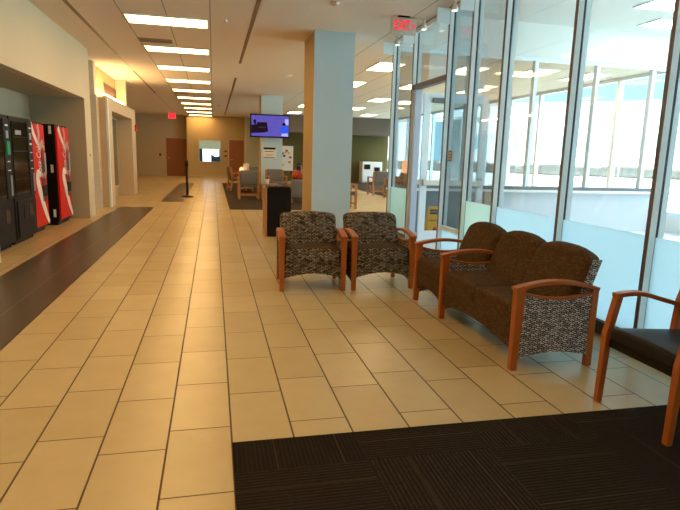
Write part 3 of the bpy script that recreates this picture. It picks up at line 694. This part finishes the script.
# ---------------------------------------------------------------- corridor things
b = thing('litter_bin', 'tall black litter bin with wooden side beside the big column', 'bin', (1.075, 9.3, 0))
MB().rbox(-.2, .205, 0, .36, .02, .83, .008).build('body', M['blk'], b); bx('side_panel', M['wood2'], -.245, -.2, .0, .36, 0, .82, b)
bx('lid', M['blk2'], -.18, .185, .02, .34, .83, .845, b); bx('plinth', M['blk2'], -.19, .195, .01, .35, 0, .02, b)
s = thing('stanchion', 'thin black retractable belt post standing in the corridor', 'post', (-.8, 17.75, 0))
MB().lathe([(.19, 0), (.19, .02), (.12, .04), (.04, .06)], n=24).build('base', M['blk'], s, 0, True); MB().tube([(0, 0, .05), (0, 0, .95)], .035, 14).build('pole', M['blk'], s, 0, True)
MB().lathe([(.035, .94), (.05, .96), (.05, 1.06), (.03, 1.12), (.02, 1.13)]).build('belt_head', M['blk2'], s, 0, True)
ws = thing('wall_screen', 'bright square screen framed on the far honey coloured wall', 'screen', (-.18, FY, 1.44))
MB().rbox(-.62, .62, -.05, 0, -.62, .62, .01).build('frame', M['metal'], ws); y = -.056
bx('picture_top', M['scr_green'], -.57, .57, y, -.05, .12, .57, ws); bx('picture_middle', M['scr_white'], -.40, .50, y, -.05, -.57, .12, ws)
bx('picture_edge', M['scr_teal'], -.57, -.40, y, -.05, -.57, .12, ws); MB().prism([(.06, y - .004, -.57), (.06, y - .004, -.16), (.28, y - .004, -.30), (.57, y - .004, -.26), (.57, y - .004, -.57)], (0, .004, 0)).build('picture_corner', M['scr_teal'], ws)
for z, lab in ((1.46, 'upper small dark switch plate beside the far brown door'), (1.20, 'lower small dark switch plate beside the far brown door')):
    tag(bx('switch_plate', M['cola'], .62, .76, FY - .02, FY, z - .05, z + .05), lab, 'switch')
tag(bx('switch_plate', M['cola'], -2.98, -2.86, FY + .68, FY + .7, 1.10, 1.24), 'dark switch plate left of the far left brown door', 'switch')
tv = thing('television', 'wall mounted flat television showing a violet picture on the far column', 'television', (1.885, 19.2, 2.315))
MB().rbox(-.665, .665, -.05, .03, -.385, .385, .01).build('bezel', M['blk'], tv)
y = -.054; sc = bx('screen', M['scr'], -.62, .64, y, -.05, -.34, .345, tv)
y -= .003
def pic(mat, pts, k=[0]):
    k[0] += 1; MB().prism([(x, y - .0006 * k[0], z) for x, z in pts], (0, .003, 0)).build('picture_shape', mat, sc)
pic(M['scr_lite'], [(-.6, .0), (.4, .02), (.4, .32), (-.55, .33)][:4]) if False else None
pic(M['scr_dark'], [(-.62, -.25), (-.62, .02), (-.45, .05), (-.42, .12), (-.1, .12), (-.06, -.18), (-.2, -.22)])
pic(M['scr_dark'], [(-.53, .05), (-.56, .16), (-.51, .22), (-.46, .16), (-.47, .05)])
pic(M['scr_teal'], [(-.38, -.07), (-.15, -.07), (-.13, -.03), (-.36, -.03)])
pic(M['scr_blue'], [(.33, -.2), (.38, -.02), (.48, .02), (.62, .0), (.63, -.2)])
pic(M['scr_dark'], [(.43, .03), (.41, .09), (.47, .13), (.53, .1), (.52, .03)])
pic(M['scr_lite'], [(.38, -.32), (.4, -.24), (.6, -.22), (.62, -.33)])
pic(M['scr_lite'], [(.5, .16), (.55, .05), (.63, .06), (.63, .25), (.52, .25)])
bx('wall_bracket', M['blk'], -.2, .2, .03, .4, -.2, .2, tv)
ns = thing('notice_sign', 'white printed notice with black heading on the far column', 'notice', (1.93, 19.6, 1.44))
bx('sheet', M['paper'], -.23, .23, -.012, 0, -.20, .18, ns); bx('heading', M['blk'], -.22, .20, -.016, -.012, .10, .17, ns)
for z, w_, mt in ((.03, .17, 'cola'), (-.09, .13, 'red'), (-.18, .22, 'blk')): bx('text_line', M[mt], -w_, w_ * .8, -.016, -.012, z - .008, z + .012, ns)
es = thing('easel_poster', 'tall white poster with scattered coloured shapes right of the far column', 'poster', (2.68, 21, 0))
bx('board', M['paper'], -.27, .27, 0, .03, .78, 1.70, es); bx('foot', M['blk'], -.24, .24, -.05, .25, 0, .03, es)
for x in (-.2, .2): bx('leg', M['blk'], x - .015, x + .015, .03, .06, .0, .80, es)
pc = [pmat('poster_' + n, c, .6) for n, c in (('red', (.55, .04, .02)), ('orange', (.65, .22, .02)), ('navy', (.03, .04, .14)), ('yellow', (.7, .5, .08)))]
for i, (x, z) in enumerate(((.02, 1.52), (.1, 1.44), (-.14, 1.42), (-.2, 1.34), (.16, 1.28), (-.03, 1.46), (-.07, 1.33), (.13, 1.10), (-.2, .98), (-.12, 1.0))):
    r = .045; mt = pc[(i * 3) % 4]
    MB().prism([(x + r * 1.3 * math.cos(a), -.004, z + r * math.sin(a)) for a in lin(0, 2 * PI, 9)[:-1]], (0, .004, 0)).build('printed_shape', mt, es)
yw = thing('wet_floor_sign', 'yellow folding wet floor sign behind the open glass door', 'floor sign', (3.74, 8.95, 0), -.12); yw.scale = (.94, .94, .92)
for sgn, nm in ((-1, 'panel'), (1, 'panel')):
    pts = [(-.15, .13 * sgn, .0), (.15, .13 * sgn, 0), (.12, .02 * sgn, .58), (.09, .015 * sgn, .62), (-.09, .015 * sgn, .62), (-.12, .02 * sgn, .58)]
    pn = MB().prism(pts, (0, -.012 * sgn, 0)).build(nm, M['yellow'], yw)
    if sgn < 0:
        tl = math.atan2(.11, .58); mt = lambda z: Matrix.Translation((0, -.135 + .11 * z / .58 - .004, z)) @ Matrix.Rotation(-tl, 4, 'X') @ RX
        q = MB().box(-.085, .085, -.001, .0, -.045, .045).build('heading', M['blk'], pn); q.data.transform(Matrix.Translation((0, -.137 + .11 * .52 / .58, .52)) @ Matrix.Rotation(-tl, 4, 'X'))
        text('CAUTION', .038, M['yellow'], q, mt(.52) @ Matrix.Translation((0, 0, .002)))
        text('WET FLOOR', .04, M['blk'], pn, mt(.36), bold=.001)
        q = MB().prism([(-.06, 0, -.05), (.06, 0, -.05), (0, 0, .05)], (0, -.001, 0)).build('warning_mark', M['red'], pn); q.data.transform(Matrix.Translation((0, -.138 + .11 * .2 / .58, .2)) @ Matrix.Rotation(-tl, 4, 'X'))

# ---------------------------------------------------------------- lounge furniture
sc0 = None
def side_chair(x, y, rz, lab, grp='grey lounge chairs'):
    global sc0
    if sc0: return dup(sc0, (x, y, 0), rz, lab)
    t = sc0 = thing('lounge_chair', lab, 'chair', (x, y, 0), rz, grp)
    for s_ in (-1, 1):
        xx = .29 * s_
        MB().sweep([(xx, -.27, 0), (xx, -.27, .64)], (.028, .03)).build('leg', M['wood2'], t, .004)
        MB().sweep([(xx, .30, 0), (xx, .24, .45), (xx, .30, .86)], (.028, .03)).build('leg', M['wood2'], t, .004)
        MB().sweep([(xx, -.30, .645), (xx, 0, .655), (xx, .27, .63)], (.035, .016)).build('armrest', M['wood2'], t, .004)
    MB().rbox(-.26, .26, -.29, .22, .36, .47, .03, 3).build('seat', M['gryfab'], t, 0, True)
    MB().rbox(-.26, .26, .17, .25, .44, .88, .03, 3, 3, lambda x, y, z: (x, y + (z - .44) * .16, z)).build('backrest', M['gryfab'], t, 0, True)
    bx('stretcher', M['wood2'], -.27, .27, -.285, -.255, .12, .16, t); bx('stretcher', M['wood2'], -.27, .27, .255, .285, .12, .16, t); return t
side_chair(1.05, 17.3, PI, 'grey oak framed chair with its back turned, nearest left of the far column')
side_chair(.85, 21.0, PI / 2 + .2, 'grey chair with oak frame below the far right brown door')
side_chair(1.45, 22.0, 0, 'grey chair behind the white lamp left of the far column')
side_chair(2.06, 18.7, 0.1, 'grey chair with oak arms in front of the far column, behind the bin')
side_chair(3.42, 14.5, PI / 2, 'oak chair just right of the big column, seen from the side')
side_chair(5.95, 19.7, PI + .1, 'grey chair with oak frame before the white cabinet in the lounge')
side_chair(6.0, 17.95, -PI / 2 - .1, 'oak chair right of the grey one, next to the first glass post')
side_chair(7.2, 20.2, PI, 'grey chair seen through the first glass pane of the lounge')
side_chair(7.4, 17.6, -PI / 2, 'grey chair seen through the pane beside the glass door')
lc = thing('tub_chair', 'low grey upholstered chair back in front of the seated person', 'chair', (2.55, 16.2, 0), PI)
MB().rbox(-.36, .36, -.32, .2, .16, .44, .05, 3).build('seat', M['gryfab'], lc, 0, True); MB().rbox(-.38, .38, .16, .34, .12, .68, .05, 3).build('backrest', M['gryfab'], lc, 0, True)
for x in (-.33, .33):
    MB().rbox(x - .06, x + .06, -.33, .28, .14, .56, .04, 3).build('armrest', M['gryfab'], lc, 0, True)
    for yy in (-.26, .26): MB().tube([(x, yy, 0), (x, yy, .15)], .025).build('leg', M['wood2'], lc)
def end_table(x, y, h, lab):
    t = thing('end_table', lab, 'table', (x, y, 0), 0, 'oak end tables')
    MB().rbox(-.28, .28, -.28, .28, h - .035, h, .008).build('tabletop', M['wood2'], t)
    for a in (-.23, .23):
        for c_ in (-.23, .23): bx('leg', M['wood2'], a - .022, a + .022, c_ - .022, c_ + .022, 0, h - .035, t)
    bx('shelf', M['wood2'], -.22, .22, -.22, .22, .14, .16, t)
end_table(1.67, 17.1, .48, 'oak end table holding a cup beside the nearest grey chair')
end_table(1.15, 20.2, .68, 'oak end table holding the white lamp and papers')
cp = thing('paper_cup', 'white paper cup on the oak end table', 'cup', (1.58, 16.95, .48)); MB().lathe([(.06, 0), (.08, .13), (.075, .13), (.057, .02)]).build('body', M['paper'], cp, 0, True); MB().lathe([(.083, .125), (.083, .14), (.02, .145)]).build('lid', M['wht'], cp, 0, True)
lp = thing('table_lamp', 'small white table lamp on the oak end table', 'lamp', (1.15, 20.3, .68)); MB().lathe([(.08, 0), (.08, .02), (.03, .04), (.03, .1)]).build('base', M['metal'], lp, 0, True); MB().lathe([(.12, .08), (.10, .34), (.02, .35)]).build('lamp_shade', M['wht'], lp, 0, True)
ball = thing('orange_globe', 'small glowing orange globe beside the white table lamp', 'ornament', (.98, 20.15, .68)); MB().lathe([(.02, 0), (.06, .05), (.08, .12), (.06, .19), (.02, .22)]).build('globe', M['glow'], ball, 0, True)
pp = tag(bx('paper_stack', M['paper'], 1.1, 1.38, 19.95, 20.12, .68, .71), 'flat white paper stack on the end table before the lamp', 'paper')
cb = thing('display_cabinet', 'white cabinet with dark screens against the olive wall', 'cabinet', (8.3, 29.0, 0))
MB().rbox(-.55, .55, -.35, .35, .05, 1.12, .02).build('body', M['wht'], cb); bx('plinth', M['grey'], -.58, .58, -.3, .3, 0, .05, cb)
bx('screen', M['blk'], -.46, -.12, -.37, -.35, .72, .98, cb); bx('screen', M['blk'], .1, .42, -.37, -.35, .64, .84, cb); bx('door', M['alu2'], -.5, .5, -.365, -.35, .1, .52, cb)
gl = thing('lamp_reflection', 'slim orange glow standing in for a lamp reflection in the first glass pane', 'lamp', (6.35, 18.0, 0))
MB().lathe([(.14, 0), (.14, .02), (.02, .04), (.015, .8)]).build('base', M['metal'], gl, 0, True); MB().lathe([(.05, .8), (.09, .9), (.09, 1.2), (.05, 1.3)]).build('lamp_shade', M['glow'], gl, 0, True)  # solid glowing lamp added for a reflection in the glass
# seated person in orange
pr = thing('person', 'seated person in orange red shirt with dark hair holding a phone', 'person', (2.78, 18.25, 0), -.25)
def skin(name, verts, edges, radii, mat, parent, root=0, sub=2):
    me = bpy.data.meshes.new(name); me.from_pydata(verts, edges, []); o = bpy.data.objects.new(name, me); C.objects.link(o); o.parent = parent
    o.modifiers.new('skin', 'SKIN'); me.skin_vertices[0].data[root].use_root = True
    for i, r in enumerate(radii): me.skin_vertices[0].data[i].radius = (r, r) if not isinstance(r, tuple) else r
    s_ = o.modifiers.new('sub', 'SUBSURF'); s_.levels = sub; s_.render_levels = sub
    dg = bpy.context.evaluated_depsgraph_get(); m2 = bpy.data.meshes.new_from_object(o.evaluated_get(dg)); o.modifiers.clear(); o.data = m2; m2.materials.clear(); m2.materials.append(mat)
    for f in m2.polygons: f.use_smooth = True
    return o
V = [(0, .08, .46), (0, .12, .62), (0, .12, .78), (0, .10, .86), (0, .08, .91), (0, .06, .985), (0, .05, 1.06)]
Eg = [(0, 1), (1, 2), (2, 3), (3, 4), (4, 5), (5, 6)]; Rd = [.13, .13, .135, .09, .05, .075, .07]
def chain(start, pts, rs):
    prev = start
    for p_, r_ in zip(pts, rs): V.append(p_); Rd.append(r_); Eg.append((prev, len(V) - 1)); prev = len(V) - 1
    return prev
for s_ in (-1, 1):
    chain(0, [(.10 * s_, .02, .46), (.12 * s_, -.38, .48), (.12 * s_, -.40, .10), (.12 * s_, -.44, .05), (.12 * s_, -.54, .035)], [.09, .062, .045, .04, .03])
    hd = chain(3, [(.17 * s_, .10, .83), (.20 * s_, -.02, .62), (.08 * s_, -.20, .80), (.05 * s_, -.22, .86)], [.062, .045, .036, .03])
    for k in range(4): chain(hd, [((.05 - .018 * k) * s_, -.25, .885 + .012 * k), ((.03 - .018 * k) * s_, -.27, .90 + .012 * k)], [.009, .008])
    chain(hd, [(.07 * s_, -.23, .90), (.065 * s_, -.25, .93)], [.010, .009])
skin('body', V, Eg, Rd, M['skin'], pr)
V, Eg, Rd = [(0, .08, .46), (0, .12, .62), (0, .12, .78), (0, .10, .865)], [(0, 1), (1, 2), (2, 3)], [.15, .15, .155, .085]
for s_ in (-1, 1): chain(2, [(.175 * s_, .10, .82), (.205 * s_, -.02, .625), (.11 * s_, -.165, .76)], [.078, .06, .05])
skin('shirt', V, Eg, Rd, M['shirt'], pr)
V, Eg, Rd = [(0, .08, .47)], [], [.15]
for s_ in (-1, 1): chain(0, [(.10 * s_, .02, .47), (.12 * s_, -.38, .485), (.12 * s_, -.40, .12)], [.10, .075, .06])
skin('trousers', V, Eg, Rd, M['trouser'], pr)
hm = MB(); bmesh.ops.create_uvsphere(hm.bm, u_segments=20, v_segments=12, radius=.1)
for v in hm.bm.verts:
    x, y_, z = v.co; v.co = (x * .92, y_ * 1.05 + (.02 if y_ > 0 else .035), z * 1.0 if z > -.02 or y_ > 0 else z * .2 + .02)
    v.co += Vector((0, .055, 1.045))
hm.build('hair', M['hair'], pr, 0, True)
for s_ in (-1, 1): MB().lathe([(.004, -.008), (.009, 0), (.004, .008)], (.028 * s_, -.022, 1.04), 10).build('eye', M['hair'], pr, 0, True)
MB().rbox(-.008, .008, -.045, -.01, .995, 1.035, .006).build('nose', M['skin'], pr, 0, True); bx('mouth', M['cola'], -.022, .022, -.028, -.015, .968, .975, pr)
ph = tag(MB().rbox(-.07, .07, -.012, .012, -.06, .08, .01).build('phone', M['trouser']), 'dark phone held up by the person in orange', 'phone')
ph.matrix_world = Matrix.Translation((2.78, 18.25, 0)) @ Matrix.Rotation(-.25, 4, 'Z') @ Matrix.Translation((0, -.29, .95))

# ---------------------------------------------------------------- world, sun, camera
w = bpy.data.worlds.new('daylight'); bpy.context.scene.world = w; w.use_nodes = True; nt = w.node_tree; nt.nodes.clear()
o = nt.nodes.new('ShaderNodeOutputWorld'); bg = nt.nodes.new('ShaderNodeBackground'); sk = nt.nodes.new('ShaderNodeTexSky')
sk.sky_type = 'HOSEK_WILKIE'; sk.turbidity = 6; sk.ground_albedo = .5; sk.sun_direction = Vector((-.35, -.5, .8)).normalized()
tcw = nt.nodes.new('ShaderNodeTexCoord'); sw = nt.nodes.new('ShaderNodeSeparateXYZ'); L(nt, tcw.outputs['Generated'], sw.inputs[0])
mr = nt.nodes.new('ShaderNodeMapRange'); mr.interpolation_type = 'SMOOTHSTEP'; L(nt, sw.outputs[2], mr.inputs[0])      # paler and dimmer towards the horizon
mr.inputs[1].default_value = .2; mr.inputs[2].default_value = .5; mr.inputs[3].default_value = 0; mr.inputs[4].default_value = 1
hi = mixc(nt, .75, sk.outputs[0], (.80, .93, 1.0)); sc1 = nt.nodes.new('ShaderNodeVectorMath'); sc1.operation = 'SCALE'; L(nt, hi, sc1.inputs[0]); sc1.inputs[3].default_value = 12.0
L(nt, mixc(nt, mr.outputs[0], (.78, 1.55, 1.9), sc1.outputs[0]), bg.inputs[0]); bg.inputs[1].default_value = 1.0; L(nt, bg.outputs[0], o.inputs[0])
sl = bpy.data.lights.new('sun', 'SUN'); sl.energy = 5.0; sl.angle = .05; so = bpy.data.objects.new('sun', sl); C.objects.link(so); so.rotation_euler = Vector((.35, .5, -.8)).to_track_quat('-Z', 'Y').to_euler()
cam = bpy.data.cameras.new('camera'); co = bpy.data.objects.new('camera', cam); C.objects.link(co); bpy.context.scene.camera = co
F, PIT, YAW, ROL = 548.996, .178604, .228368, .0284813
fw = Vector((math.sin(YAW) * math.cos(PIT), math.cos(YAW) * math.cos(PIT), -math.sin(PIT))); r0 = Vector((math.cos(YAW), -math.sin(YAW), 0)); u0 = r0.cross(fw)
r = math.cos(ROL) * r0 + math.sin(ROL) * u0; u = -math.sin(ROL) * r0 + math.cos(ROL) * u0
mw = Matrix((r, u, -fw)).transposed().to_4x4(); mw.translation = (0, 0, 1.39); co.matrix_world = mw
cam.sensor_fit = 'HORIZONTAL'; cam.sensor_width = 36; cam.lens = F / 680 * 36; cam.clip_start = .05; cam.clip_end = 600
sc_ = bpy.context.scene; sc_.view_settings.view_transform = 'Standard'; sc_.view_settings.look = 'None'; sc_.view_settings.exposure = 0; sc_.view_settings.gamma = 1
cy = sc_.cycles; cy.use_denoising = True; cy.max_bounces = 10; cy.diffuse_bounces = 6; cy.transparent_max_bounces = 16; cy.sample_clamp_indirect = 8; cy.caustics_reflective = False; cy.caustics_refractive = False
